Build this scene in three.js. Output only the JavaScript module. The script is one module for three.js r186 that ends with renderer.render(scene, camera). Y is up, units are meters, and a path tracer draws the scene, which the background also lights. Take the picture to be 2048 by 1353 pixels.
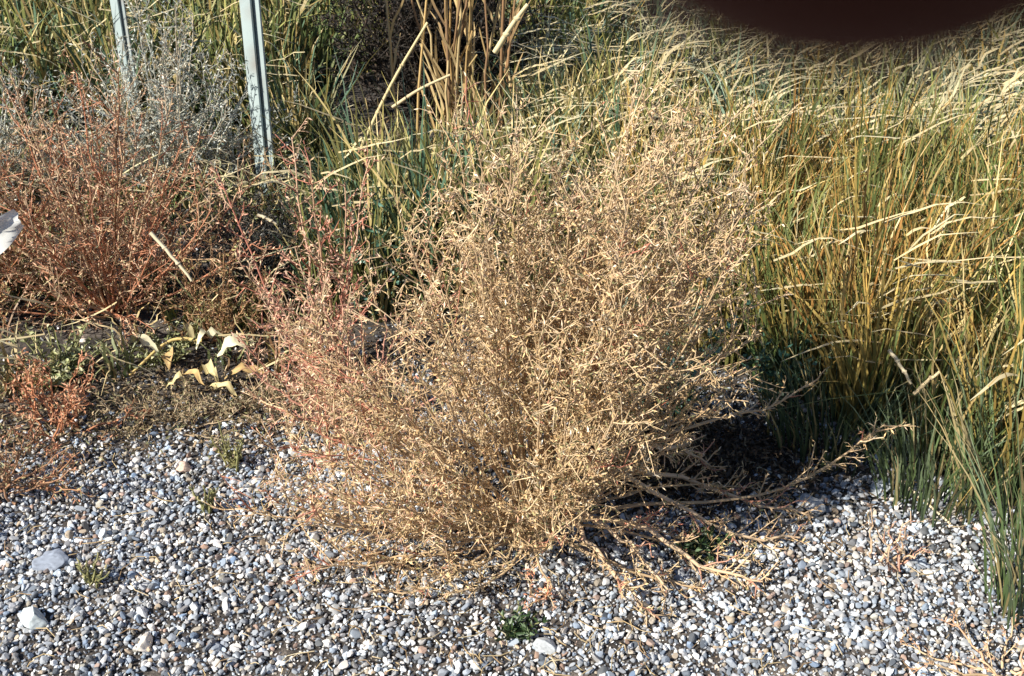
import * as THREE from 'three';
import { mergeGeometries, mergeVertices } from 'three/addons/utils/BufferGeometryUtils.js';
import { ImprovedNoise } from 'three/addons/math/ImprovedNoise.js';

// ---------------------------------------------------------------- camera, sky, sun, exposure
const scene = new THREE.Scene();
const camera = new THREE.PerspectiveCamera(32, 1024 / 676, 0.004, 200);
camera.position.set(0, 1.5, 0);
camera.lookAt(0, 1.5 - Math.tan(Math.PI / 6) * 10, -10);
camera.focus = 2.5;
camera.userData.fStop = 20;
scene.add(camera);

const SUN = new THREE.Vector3(-0.86, 0.82, 0.52).normalize();
{ // clear blue sky, a little paler towards the horizon
  const w = 256, h = 128, d = new Float32Array(w * h * 4);
  for (let j = 0; j < h; j++) for (let i = 0; i < w; i++) {
    const el = ((j + 0.5) / h - 0.5) * Math.PI, t = Math.pow(Math.max(0, Math.sin(el)), 0.55), o = (j * w + i) * 4;
    const below = el < 0;
    d[o] = below ? 0.16 : 0.50 * (1 - t) + 0.13 * t; d[o + 1] = below ? 0.15 : 0.58 * (1 - t) + 0.25 * t; d[o + 2] = below ? 0.14 : 0.70 * (1 - t) + 0.52 * t; d[o + 3] = 1;
  }
  const tex = new THREE.DataTexture(d, w, h, THREE.RGBAFormat, THREE.FloatType);
  tex.mapping = THREE.EquirectangularReflectionMapping; tex.magFilter = THREE.LinearFilter; tex.minFilter = THREE.LinearFilter; tex.needsUpdate = true;
  scene.background = tex; scene.environment = tex; scene.backgroundIntensity = 0.42; scene.environmentIntensity = 0.42;
}
const sun = new THREE.DirectionalLight(new THREE.Color(1, 0.93, 0.82), 5);
sun.position.copy(SUN).multiplyScalar(20).add(new THREE.Vector3(0, 0, -2.5)); sun.target.position.set(0, 0, -2.5);
sun.castShadow = true; sun.shadow.mapSize.set(4096, 4096); sun.shadow.bias = -0.0004;
Object.assign(sun.shadow.camera, { left: -5, right: 5, top: 5, bottom: -5, near: 1, far: 45 });
scene.add(sun, sun.target);
const renderer = new THREE.WebGLRenderer({ antialias: true });
renderer.setSize(1024, 676); renderer.toneMapping = THREE.LinearToneMapping; renderer.toneMappingExposure = 1.62;
renderer.shadowMap.enabled = true; renderer.shadowMap.type = THREE.PCFSoftShadowMap;

// ---------------------------------------------------------------- helpers
let seed = 1;
const reseed = s => { seed = s >>> 0; };
const R = () => { seed = (seed + 0x6D2B79F5) >>> 0; let t = seed; t = Math.imul(t ^ (t >>> 15), t | 1); t ^= t + Math.imul(t ^ (t >>> 7), t | 61); return ((t ^ (t >>> 14)) >>> 0) / 4294967296; };
const U = (a, b) => a + (b - a) * R();
const gauss = () => (R() + R() + R() + R() - 2) * 1.0;
const V = (x, y, z) => new THREE.Vector3(x, y, z);
const PN = new ImprovedNoise();
const noise = (x, y, z = 0.5) => PN.noise(x, y, z);
const names = {};
const numbered = n => { const k = names[n] = (names[n] ?? -1) + 1; return k ? `${n}_${String(k).padStart(3, '0')}` : n; };
function tag(o, label, category, group, kind) { o.userData = { label, category }; if (group) o.userData.group = group; if (kind) o.userData.kind = kind; return o; }
function thing(name, label, category, [x, y, z], group) { const g = new THREE.Group(); g.name = numbered(name); g.position.set(x, y, z); scene.add(g); return tag(g, label, category, group); }

const groundY = (x, z) => 0.03 * noise(x * 0.9, z * 0.9) + 0.018 * noise(x * 3.1, z * 3.1, 3) + 0.008 * noise(x * 9, z * 9, 7);

class MB { // collects coloured triangles
  constructor() { this.p = []; this.c = []; this.i = []; }
  v(x, y, z, c) { this.p.push(x, y, z); this.c.push(c[0], c[1], c[2]); return this.p.length / 3 - 1; }
  tri(a, b, c) { this.i.push(a, b, c); }
  // tapered tube along points, n sides
  tube(pts, r0, r1, c0, c1 = c0, n = 5) {
    const m = pts.length, T = V(), A = V(), B = V(); let prev = -1;
    const ref = V(0.31, 0.2, 0.93);
    for (let k = 0; k < m; k++) {
      T.subVectors(pts[Math.min(k + 1, m - 1)], pts[Math.max(k - 1, 0)]).normalize();
      A.crossVectors(T, ref).normalize(); B.crossVectors(T, A);
      const t = k / (m - 1), r = r0 + (r1 - r0) * t, c = mix(c0, c1, t), first = this.p.length / 3;
      for (let s = 0; s < n; s++) { const a = s / n * 6.2832, x = Math.cos(a) * r, y = Math.sin(a) * r; this.v(pts[k].x + A.x * x + B.x * y, pts[k].y + A.y * x + B.y * y, pts[k].z + A.z * x + B.z * y, c); }
      if (prev >= 0) for (let s = 0; s < n; s++) { const q = (s + 1) % n; this.tri(prev + s, first + q, first + s); this.tri(prev + s, prev + q, first + q); }
      prev = first;
    }
    const e = this.v(pts[m - 1].x, pts[m - 1].y, pts[m - 1].z, c1); for (let s = 0; s < n; s++) this.tri(prev + s, prev + (s + 1) % n, e);
  }
  // a small pointed leaf or bract: keeled kite
  bract(p, dir, side, len, wid, c) {
    const nx = dir.y * side.z - dir.z * side.y, ny = dir.z * side.x - dir.x * side.z, nz = dir.x * side.y - dir.y * side.x, h = wid * 0.35;
    const a = this.v(p.x, p.y, p.z, c), m = len * 0.45;
    const l = this.v(p.x + dir.x * m + side.x * wid / 2, p.y + dir.y * m + side.y * wid / 2, p.z + dir.z * m + side.z * wid / 2, c);
    const r = this.v(p.x + dir.x * m - side.x * wid / 2, p.y + dir.y * m - side.y * wid / 2, p.z + dir.z * m - side.z * wid / 2, c);
    const e = this.v(p.x + dir.x * len - nx * h, p.y + dir.y * len - ny * h, p.z + dir.z * len - nz * h, c);
    const k = this.v(p.x + dir.x * m - nx * h, p.y + dir.y * m - ny * h, p.z + dir.z * m - nz * h, c);
    this.tri(a, l, k); this.tri(a, k, r); this.tri(l, e, k); this.tri(k, e, r);
  }
  // grass blade: strip along points with a crease
  blade(pts, w, c0, c1, side) {
    const m = pts.length; let pl = -1, pr = -1;
    for (let k = 0; k < m; k++) {
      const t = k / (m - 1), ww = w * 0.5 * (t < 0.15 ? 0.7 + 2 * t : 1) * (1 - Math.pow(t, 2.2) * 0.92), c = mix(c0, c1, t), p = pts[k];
      const l = this.v(p.x - side.x * ww, p.y, p.z - side.z * ww, c), r = this.v(p.x + side.x * ww, p.y, p.z + side.z * ww, c);
      if (k) { this.tri(pl, r, l); this.tri(pl, pr, r); }
      pl = l; pr = r;
    }
  }
  geo() {
    const g = new THREE.BufferGeometry();
    g.setAttribute('position', new THREE.Float32BufferAttribute(this.p, 3)); g.setAttribute('color', new THREE.Float32BufferAttribute(this.c, 3));
    g.setIndex(this.i); g.computeVertexNormals(); return g;
  }
  build(name, mat, parent, kind) { const o = new THREE.Mesh(this.geo(), mat); o.name = name; o.castShadow = o.receiveShadow = true; if (kind) o.userData.kind = kind; parent.add(o); return o; }
}
function mix(a, b, t) { return [a[0] + (b[0] - a[0]) * t, a[1] + (b[1] - a[1]) * t, a[2] + (b[2] - a[2]) * t]; }
const tone = (c, f) => [c[0] * f, c[1] * f, c[2] * f];
const jit = (c, s) => { const f = Math.exp(gauss() * s), h = gauss() * s * 0.25; return [c[0] * f * (1 + h), c[1] * f, c[2] * f * (1 - h)]; };
function pick(pal) { let s = 0; for (const q of pal) s += q[0]; let r = R() * s; for (const q of pal) if ((r -= q[0]) <= 0) return q[1]; return pal[0][1]; }
const curve = (a, b, c, n, wob = 0) => { const o = []; for (let k = 0; k <= n; k++) { const t = k / n, u = 1 - t; o.push(V(a.x * u * u + 2 * b.x * u * t + c.x * t * t + (k ? gauss() * wob : 0), a.y * u * u + 2 * b.y * u * t + c.y * t * t + (k ? gauss() * wob : 0), a.z * u * u + 2 * b.z * u * t + c.z * t * t + (k ? gauss() * wob : 0))); } return o; };
const along = (pts, t) => { const f = t * (pts.length - 1), k = Math.min(pts.length - 2, Math.floor(f)); return pts[k].clone().lerp(pts[k + 1], f - k); };

const std = (o = {}) => new THREE.MeshStandardMaterial({ color: 0xffffff, roughness: 0.85, metalness: 0, side: THREE.DoubleSide, vertexColors: true, ...o });
const M = {
  wood: std({ roughness: 0.7 }), dry: std({ roughness: 0.75 }), grass: std({ roughness: 0.55 }), leaf: std({ roughness: 0.5 }),
};

// ---------------------------------------------------------------- ground and gravel
const soilTex = (() => {
  const n = 1024, d = new Uint8Array(n * n * 4); reseed(5);
  for (let j = 0; j < n; j++) for (let i = 0; i < n; i++) {
    const x = i / n, y = j / n, o = (j * n + i) * 4;
    const b = 0.5 + 0.5 * noise(x * 16, y * 16) + 0.4 * noise(x * 64, y * 64, 2) + 0.35 * noise(x * 256, y * 256, 4) + (R() - 0.5) * 0.5, k = Math.max(0.15, Math.min(1.3, b));
    d[o] = 98 * k + 14; d[o + 1] = 92 * k + 12; d[o + 2] = 84 * k + 12; d[o + 3] = 255;
  }
  const t = new THREE.DataTexture(d, n, n); t.colorSpace = THREE.SRGBColorSpace; t.wrapS = t.wrapT = THREE.RepeatWrapping; t.magFilter = THREE.LinearFilter; t.minFilter = THREE.LinearMipmapLinearFilter; t.generateMipmaps = true; t.needsUpdate = true; return t;
})();
const ground = new THREE.Mesh((() => {
  // fine sheet near the camera that widens outwards to the horizon
  const nx = 220, nz = 260, p = [], uv = [], ix = [];
  const spread = t => Math.sign(t) * (Math.abs(t) * 3 + Math.pow(Math.abs(t), 7) * 87);
  for (let j = 0; j <= nz; j++) for (let i = 0; i <= nx; i++) { const x = spread(i / nx * 2 - 1), z = -2.6 + spread(j / nz * 2 - 1); p.push(x, groundY(x, z), z); uv.push(x, z); }
  for (let j = 0; j < nz; j++) for (let i = 0; i < nx; i++) { const a = j * (nx + 1) + i, b = a + nx + 1; ix.push(a, b, a + 1, a + 1, b, b + 1); }
  const g = new THREE.BufferGeometry(); g.setAttribute('position', new THREE.Float32BufferAttribute(p, 3)); g.setAttribute('uv', new THREE.Float32BufferAttribute(uv, 2)); g.setIndex(ix); g.computeVertexNormals(); return g;
})(), new THREE.MeshStandardMaterial({ map: soilTex, roughness: 1, bumpMap: soilTex, bumpScale: 0.006 }));
ground.name = 'ground'; ground.userData.kind = 'structure'; ground.receiveShadow = true; scene.add(ground);

function stoneGeo(s, detail = 1, flat = 0.7) {
  reseed(s); let g = new THREE.IcosahedronGeometry(1, detail); g.deleteAttribute('uv'); g.deleteAttribute('normal'); g = mergeVertices(g, 1e-4);
  const a = g.attributes.position, q = V(), ox = U(0, 99), sx = U(0.85, 1.3), sz = U(0.7, 1);
  const cuts = []; for (let k = 0; k < 9; k++) cuts.push([V(gauss(), gauss(), gauss()).normalize(), U(0.45, 0.82)]);
  for (let k = 0; k < a.count; k++) {
    q.fromBufferAttribute(a, k).multiplyScalar(1 + 0.35 * noise(q.x * 1.3 + ox, q.y * 1.3, q.z * 1.3));
    for (const [n, d] of cuts) { const e = q.dot(n) - d; if (e > 0) q.addScaledVector(n, -e * 0.9); }
    a.setXYZ(k, q.x * sx, q.y * flat, q.z * sz);
  }
  g.computeVertexNormals(); return g;
}
const stoneGeos = [11, 22, 33, 44, 55].map(s => stoneGeo(s));
const stonePal = [[30, [0.29, 0.3, 0.31]], [22, [0.4, 0.42, 0.43]], [22, [0.58, 0.57, 0.54]], [13, [0.78, 0.76, 0.71]], [12, [0.12, 0.13, 0.14]], [12, [0.42, 0.35, 0.26]], [4, [0.35, 0.24, 0.18]], [6, [0.24, 0.28, 0.33]]];
// how much gravel lies at a spot: full in front, thinning into the weeds behind
function gravelAt(x, z) {
  const edge = x < -0.3 ? -2.28 + 0.12 * Math.max(0, -0.75 - x) * 4 : x < 0.5 ? -2.45 : -2.12 - 0.25 * Math.min(1, (0.95 - x) * 2);
  return THREE.MathUtils.clamp(0.5 + (z - edge) * 3.2 + 0.5 * noise(x * 2.2, z * 2.2, 9), 0.05, 1) * (x > 1.0 && z < -1.7 ? 0.35 : 1) * (1 - 0.75 * Math.exp(-Math.pow((x - 0.42) / 0.3, 2) - Math.pow((z + 2.1) / 0.15, 2))) * THREE.MathUtils.clamp(1.2 + 0.7 * noise(x * 5, z * 5, 13), 0.7, 1);
}
{
  reseed(77);
  const lists = stoneGeos.map(() => []), cell = 0.0069;
  for (let x = -1.75; x < 1.45; x += cell) for (let z = -3.3; z < -1.25; z += cell) {
    if (Math.abs(x) > 0.62 * -z + 0.12) continue;
    if (R() > gravelAt(x, z) * 0.92) continue;
    const px = x + U(-0.6, 0.6) * cell, pz = z + U(-0.6, 0.6) * cell, r = 0.0024 + 0.0062 * Math.pow(R(), 2.6) + (R() < 0.03 ? 0.003 : 0);
    lists[Math.floor(R() * 5)].push([px, groundY(px, pz) + r * U(0.0, 0.9), pz, r]);
  }
  const m = new THREE.MeshStandardMaterial({ roughness: 0.92, flatShading: true }), o = new THREE.Object3D(), col = new THREE.Color();
  lists.forEach((l, n) => {
    const im = new THREE.InstancedMesh(stoneGeos[n], m, l.length); im.name = 'gravel'; im.userData.kind = 'stuff'; im.castShadow = im.receiveShadow = true;
    l.forEach(([x, y, z, r], k) => {
      o.position.set(x, y, z); o.rotation.set(U(-1, 1), U(0, 6.28), U(-1, 1)); o.scale.set(r * U(0.75, 1.45), r * U(0.7, 1.15), r * U(0.75, 1.3)); o.updateMatrix(); im.setMatrixAt(k, o.matrix);
      const c = jit(pick(stonePal), 0.4); c[0] *= 0.96; c[2] *= 1.08; im.setColorAt(k, col.setRGB(...c.map(v => Math.min(0.85, v))));
    });
    ground.add(im);
  });
  // the larger pebbles, each one by itself
  const big = [66, 67, 68, 69].map(s => stoneGeo(s, 2, 0.62)), mats = stonePal.map(q => new THREE.MeshStandardMaterial({ color: col.setRGB(...q[1]).clone(), roughness: 0.88 }));
  for (let k = 0; k < 300; k++) {
    const z = -1.36 - 1.3 * Math.pow(R(), 1.4), x = U(-0.6, 0.6) * -z * 0.98; if (R() > gravelAt(x, z) + 0.1) continue;
    const s = new THREE.Mesh(big[k % 4], mats[Math.floor(R() * mats.length)]), r = 0.0075 + 0.0075 * Math.pow(R(), 2);
    s.name = k ? `stone_${String(k).padStart(3, '0')}` : 'stone'; s.position.set(x, groundY(x, z) + r * 0.35, z); s.rotation.set(U(-0.4, 0.4), U(0, 6.28), U(-0.4, 0.4)); s.scale.setScalar(r); s.castShadow = s.receiveShadow = true; ground.add(s);
  }
}
function rock(s, x, z, r, c, label, flat = 0.7) {
  const g = stoneGeo(s, 6, flat), n = g.attributes.position.count, cs = []; for (let k = 0; k < n; k++) { const f = 1 + 0.15 * gauss() + 0.45 * noise(g.attributes.position.getX(k) * 5, g.attributes.position.getY(k) * 5, g.attributes.position.getZ(k) * 5 + s); cs.push(c[0] * f, c[1] * f, c[2] * f); }
  g.setAttribute('color', new THREE.Float32BufferAttribute(cs, 3));
  { const a = g.attributes.position, q = V(); for (let k = 0; k < n; k++) { q.fromBufferAttribute(a, k); q.multiplyScalar(1 + 0.07 * noise(q.x * 6, q.y * 6, q.z * 6 + s) + 0.05 * noise(q.x * 14, q.y * 14, q.z * 14 + s)); a.setXYZ(k, q.x, q.y, q.z); } g.computeVertexNormals(); }
  const o = new THREE.Mesh(g, std({ roughness: 0.95 })); o.name = numbered('rock'); o.position.set(x, groundY(x, z) + r * 0.35, z); o.rotation.y = s; o.scale.setScalar(r); o.castShadow = o.receiveShadow = true; scene.add(o); return tag(o, label, 'rock');
}
rock(101, 0.761, -1.95, 0.026, [0.5, 0.56, 0.6], 'bluish white rock at the right between the creeping twigs and the grass');
rock(102, -0.64, -1.515, 0.021, [0.75, 0.68, 0.6], 'cream white rock lying on the gravel at the bottom left');
rock(103, -0.845, -1.56, 0.032, [0.5, 0.56, 0.57], 'pale blue rock in the bottom left corner of the gravel');
rock(104, -0.865, -1.72, 0.026, [0.27, 0.31, 0.38], 'slate blue rock near the left edge above the pale blue one');
rock(105, -0.70, -2.05, 0.020, [0.6, 0.45, 0.36], 'pinkish beige rock standing on the gravel left of the tan bush');
rock(106, 0.60, -1.885, 0.030, [0.36, 0.38, 0.4], 'flat grey rock half hidden by creeping twigs at the right', 0.45);
rock(107, 0.06, -1.505, 0.022, [0.45, 0.48, 0.5], 'grey rock below the small green plant at the bottom centre', 0.55);

// ---------------------------------------------------------------- bushes of dry twigs
// one branch: a woody stem (mesh) with its spray of twigs and bracts as a child
function branch(parent, pts, o) {
  const L = pts.reduce((s, p, k) => k ? s + p.distanceTo(pts[k - 1]) : 0, 0);
  const st = new MB(); st.tube(pts, o.r, o.r * 0.3, o.stem, o.stem2 || o.stem, 5);
  const mesh = st.build('branch', M.wood, parent), sp = new MB();
  const T = V(), A = V(), B = V(), D = V(), S = V(), q = V();
  const bracts = (tp, from, gap, scale) => {
    const l = tp.reduce((s, p, k) => k ? s + p.distanceTo(tp[k - 1]) : 0, 0), n = Math.max(2, Math.round(l * (1 - from) / gap));
    for (let k = 0; k <= n; k++) {
      const t = from + (1 - from) * k / n, p = along(tp, t);
      T.subVectors(along(tp, Math.min(1, t + 0.1)), along(tp, Math.max(0, t - 0.1))).normalize();
      A.set(gauss(), gauss(), gauss()).cross(T).normalize();
      D.copy(T).multiplyScalar(U(0.3, 1)).addScaledVector(A, U(0.5, 1)).normalize(); S.set(gauss(), gauss(), gauss()).cross(D).normalize();
      q.copy(o.at).add(p);
      sp.bract(p, D, S, scale * U(0.7, 1.35), scale * (o.bw ?? 1) * U(0.26, 0.46), jit(o.col(q, t), o.js ?? 0.3));
    }
  };
  const n = Math.round(L * (1 - o.from) / o.gap);
  for (let k = 0; k < n; k++) {
    const t = o.from + (1 - o.from) * (k + R()) / n, p = along(pts, t);
    T.subVectors(along(pts, Math.min(1, t + 0.08)), along(pts, Math.max(0, t - 0.08))).normalize();
    A.set(gauss(), gauss() * 0.8, gauss()).cross(T).normalize();
    const l = o.twig * U(0.45, 1.25) * (1 - (o.taper ?? 0.4) * t);
    D.copy(T).multiplyScalar(U(0.6, 1)).addScaledVector(A, U(0.6, 1.1)).normalize().multiplyScalar(l); D.y += l * (o.lift ?? 0.15);
    const e = p.clone().add(D), mid = p.clone().addScaledVector(D, 0.5); mid.y -= l * 0.1;
    if (o.floor !== undefined) { e.y = Math.max(o.floor, e.y); }
    const tp = curve(p, mid, e, 3, l * 0.04);
    const c = jit(o.tcol ? o.tcol(q.copy(o.at).add(p), t) : o.stem, 0.2);
    sp.tube(tp, o.r * (o.tw ?? 0.42), o.r * (o.tw ?? 0.42) * 0.5, c, c, 3);
    bracts(tp, 0.12, o.bgap, o.bract);
    if (o.sub) for (let j = 0; j < o.sub; j++) {
      const tt = U(0.2, 0.95), p2 = along(tp, tt); B.set(gauss(), gauss(), gauss()).normalize();
      const D2 = D.clone().normalize().multiplyScalar(0.8).addScaledVector(B, 0.9).normalize().multiplyScalar(l * U(0.25, 0.55));
      const t2 = [p2, p2.clone().addScaledVector(D2, 0.5), p2.clone().add(D2)]; sp.tube(t2, o.r * (o.tw ?? 0.42) * 0.7, o.r * (o.tw ?? 0.42) * 0.4, c, c, 3); bracts(t2, 0.1, o.bgap, o.bract * 0.9);
    }
  }
  bracts(pts, Math.max(0.3, o.from), o.bgap * 1.2, o.bract);
  sp.build('spray', M.dry, mesh, 'stuff');
  return mesh;
}

// the big dry bush in the middle
{
  reseed(2024);
  const bx = 0.045, bz = -1.80, by = groundY(bx, bz);
  const g = thing('dry_bush', 'large tan dried tumbleweed bush in the middle of the gravel', 'bush', [bx, by, bz]);
  const gold = [0.64, 0.46, 0.24], tan = [0.64, 0.46, 0.31], pink = [0.66, 0.39, 0.27], red = [0.5, 0.2, 0.13], olive = [0.29, 0.26, 0.12], pale = [0.78, 0.64, 0.46];
  const col = p => {
    const left = THREE.MathUtils.clamp((-0.02 - p.x) * 3, 0.08, 1), up = THREE.MathUtils.clamp((p.y - 0.45) * 2.2, 0, 1), r = R();
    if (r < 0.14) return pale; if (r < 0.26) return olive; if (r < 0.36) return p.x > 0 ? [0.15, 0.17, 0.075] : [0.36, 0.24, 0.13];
    if (R() < left * 0.5) return R() < 0.1 ? red : pink;
    return R() < up * 0.6 ? tan : gold;
  };
  const tcol = p => R() < THREE.MathUtils.clamp((-0.1 - p.x) * 1.1, 0.03, 0.3) ? red : R() < 0.75 ? [0.68, 0.51, 0.31] : [0.48, 0.34, 0.19];
  const stemC = [0.5, 0.36, 0.21];
  const base = { at: V(bx, by, bz), stem: stemC, col, tcol, gap: 0.025, twig: 0.13, bgap: 0.0105, bract: 0.0112, bw: 0.72, tw: 0.46, from: 0.3, sub: 4, r: 0.0034, js: 0.35, lift: 0.3 };
  // root crown
  const rc = new MB(); for (let k = 0; k < 7; k++) { const a = k * 0.9; rc.tube([V(Math.cos(a) * 0.03, -0.01, Math.sin(a) * 0.03), V(Math.cos(a) * 0.012, 0.035, Math.sin(a) * 0.012), V(Math.cos(a) * 0.02, 0.09, Math.sin(a) * 0.02)], 0.009, 0.004, stemC, stemC, 6); } rc.build('root_crown', M.wood, g);
  for (let k = 0; k < 94; k++) {
    // directions over the dome: golden-angle spread, the reach follows the outline of the bush
    const u = (k + 0.5) / 94, el = Math.asin(0.04 + 0.95 * Math.pow(u, 0.58)), az = k * 2.39996 + U(-0.3, 0.3);
    const s = Math.sin(el);
    let reach = 0.50 + 0.18 * Math.pow(s, 1.2) + 0.33 * Math.pow(s, 7); reach *= U(0.8, 1.06);
    let dx = Math.cos(az) * Math.cos(el), dz = Math.sin(az) * Math.cos(el), dy = s;
    dx = dx * (dx < 0 ? 1.1 : 0.68) + 0.13 * s; dz *= dz > 0 ? 0.5 : 0.72; if (dx > -0.1 && s < 0.64 && (dz < 0.06 || dx > 0.1)) { if (s < 0.55 || k % 5) continue; }
    const tip = V(dx, dy, dz).multiplyScalar(reach); tip.y = Math.max(0.02, tip.y);
    const midp = V(tip.x * 0.62, tip.y * (0.34 + 0.1 * s), tip.z * 0.62);
    branch(g, curve(V(gauss() * 0.012, 0.03, gauss() * 0.012), midp, tip, 9, 0.006), { ...base, floor: 0.004 });
  }
  // upright sprays that fill the pointed top
  for (let k = 0; k < 30; k++) {
    const az = k * 2.39996, q = Math.sqrt((k + 0.5) / 30), h = U(0.72, 1.04) * (1.03 - 0.26 * q), tip = V(0.1 + Math.cos(az) * 0.27 * q, h, Math.sin(az) * 0.2 * q);
    branch(g, curve(V(gauss() * 0.012, 0.03, gauss() * 0.012), V(tip.x * 0.45, h * 0.5, tip.z * 0.5), tip, 9, 0.006), { ...base, from: 0.42, gap: 0.026, twig: 0.115, taper: 0.3 });
  }
  // low creeping branches
  const low = (pts, o = {}) => { const q = pts.map(([x, y, z]) => V(x - bx, y - by, z - bz)); const c = new THREE.CatmullRomCurve3([V(0, 0.05, 0), ...q]).getPoints(14); c.forEach((p, k) => { if (k > 1) { p.x += gauss() * (o.wob ?? 0.004); p.z += gauss() * (o.wob ?? 0.004); p.y += Math.abs(gauss()) * (o.wob ?? 0.004); } }); branch(g, c, { ...base, twig: 0.07, gap: 0.022, sub: 1, from: q[q.length - 1].x > 0.2 ? 0.48 : 0.15, floor: 0.004, ...o }); };
  low([[0.22, 0.17, -1.86], [0.40, 0.225, -1.9], [0.50, 0.235, -1.92], [0.585, 0.27, -1.95]], { r: 0.0045, twig: 0.06, sub: 0, gap: 0.02 });
  low([[0.24, 0.09, -1.80], [0.42, 0.05, -1.86], [0.56, 0.08, -1.88], [0.67, 0.15, -1.9], [0.72, 0.21, -1.9]], { r: 0.0045 });
  low([[0.25, 0.10, -1.83], [0.38, 0.06, -1.90], [0.5, 0.03, -1.93]], {});
  low([[0.2, 0.07, -1.75], [0.34, 0.03, -1.74], [0.46, 0.02, -1.72]], {});
  const bare = { r: 0.0072, tw: 0.3, stem: [0.68, 0.5, 0.32], gap: 0.015, twig: 0.075, sub: 2, bgap: 0.0105, wob: 0.009, tcol: () => R() < 0.3 ? [0.56, 0.29, 0.2] : [0.66, 0.48, 0.3] };
  low([[0.12, 0.10, -1.72], [0.19, 0.05, -1.64], [0.255, 0.02, -1.57]], bare);
  low([[0.11, 0.12, -1.75], [0.2, 0.1, -1.68], [0.28, 0.04, -1.62]], bare);
  low([[0.18, 0.14, -1.82], [0.3, 0.1, -1.8], [0.44, 0.03, -1.78], [0.56, 0.02, -1.79]], bare);
  low([[0.2, 0.12, -1.86], [0.34, 0.07, -1.9], [0.48, 0.03, -1.88], [0.6, 0.02, -1.85]], { ...bare, twig: 0.07 });
  low([[0.16, 0.16, -1.84], [0.28, 0.15, -1.9], [0.36, 0.1, -1.96], [0.43, 0.02, -2.0]], bare);
  low([[0.22, 0.08, -1.75], [0.36, 0.03, -1.69], [0.47, 0.02, -1.66]], bare);
  low([[0.14, 0.07, -1.68], [0.26, 0.03, -1.66], [0.35, 0.02, -1.64]], { r: 0.005 });
  low([[0.05, 0.06, -1.66], [0.07, 0.03, -1.63], [0.03, 0.02, -1.6]], { col: () => R() < 0.6 ? [0.6, 0.25, 0.14] : pink, sub: 2 });
  low([[0.17, 0.1, -1.74], [0.24, 0.09, -1.74], [0.34, 0.03, -1.75]], { col: () => R() < 0.6 ? [0.58, 0.23, 0.15] : pink, sub: 2 });
  low([[-0.12, 0.05, -1.72], [-0.25, 0.03, -1.71], [-0.37, 0.015, -1.7]], { sub: 2 });
  for (const [x, h, z] of [[-0.1, 0.2, -1.62], [0.0, 0.16, -1.6], [0.08, 0.2, -1.6], [-0.2, 0.16, -1.66], [0.02, 0.26, -1.56], [-0.14, 0.28, -1.58], [0.12, 0.14, -1.63]]) low([[bx + (x - bx) * 0.5, h * 0.62, bz + (z - bz) * 0.5], [x, h, z]], { sub: 3, twig: 0.09, bw: 0.72 });
  low([[-0.1, 0.05, -1.66], [-0.18, 0.03, -1.62], [-0.25, 0.02, -1.64]], { sub: 2 });
  low([[0.0, 0.05, -1.67], [-0.07, 0.03, -1.63], [-0.13, 0.015, -1.63]], { sub: 2 });
}

// general weed bush: branches over a dome
function weed(name, label, category, x, z, o) {
  reseed(o.seed); const y = groundY(x, z), g = thing(name, label, category, [x, y, z], o.group), at = V(x, y, z);
  for (let k = 0; k < o.n; k++) {
    const u = (k + 0.5) / o.n, el = Math.asin(Math.min(0.999, o.low + (1 - o.low) * Math.pow(u, 0.7))), az = k * 2.39996 + U(-0.3, 0.3), s = Math.sin(el);
    const f = U(0.75, 1.08), tip = V(Math.cos(az) * Math.cos(el) * o.rx * f + (o.dx || 0) * s, s * o.h * f, Math.sin(az) * Math.cos(el) * o.rz * f);
    const mid = V(tip.x * 0.55, tip.y * (o.arch ?? 0.42), tip.z * 0.55), start = V(gauss() * (o.foot ?? 0.02), 0, gauss() * (o.foot ?? 0.02));
    branch(g, curve(start, mid.add(start), tip.add(start), 8, 0.006), { at, stem: jit(pick(o.stems), 0.15), col: p => pick(o.pal), tcol: () => pick(o.stems), gap: o.gap, twig: o.twig, bgap: o.bgap, bract: o.bract, bw: o.bw, from: o.from ?? 0.2, sub: o.sub ?? 2, r: o.r, floor: 0.004, js: 0.3, lift: o.lift });
  }
  return g;
}
const rust = [0.48, 0.23, 0.14], rustL = [0.68, 0.44, 0.3], brown = [0.2, 0.1, 0.05], tanC = [0.5, 0.36, 0.2], greyG = [0.36, 0.39, 0.34], greyL = [0.55, 0.56, 0.5], darkT = [0.06, 0.055, 0.045], teal = [0.07, 0.15, 0.1], greenD = [0.05, 0.085, 0.025], greenP = [0.28, 0.3, 0.14];
weed('rust_bush', 'rusty red dried bush at the left in front of the fence posts', 'bush', -1.06, -2.74, { seed: 301, n: 46, low: 0.05, rx: 0.46, rz: 0.34, h: 0.74, gap: 0.028, twig: 0.13, bgap: 0.011, bract: 0.0115, bw: 0.8, r: 0.0042, stems: [[2, [0.5, 0.22, 0.12]], [3, [0.6, 0.43, 0.27]], [1, brown]], pal: [[4, rust], [4, rustL], [2, brown], [3, [0.52, 0.38, 0.22]], [1.5, [0.24, 0.23, 0.12]]] });
weed('rust_bush', 'rusty brown bush cut off by the left edge of the picture', 'bush', -1.48, -2.75, { seed: 302, n: 30, low: 0.05, rx: 0.4, rz: 0.3, h: 0.6, gap: 0.026, twig: 0.12, bgap: 0.011, bract: 0.0125, r: 0.004, stems: [[3, [0.42, 0.18, 0.08]], [2, tanC]], pal: [[3, rust], [3, rustL], [2, brown], [4, [0.42, 0.32, 0.15]], [2, [0.22, 0.22, 0.09]]] });
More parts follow.
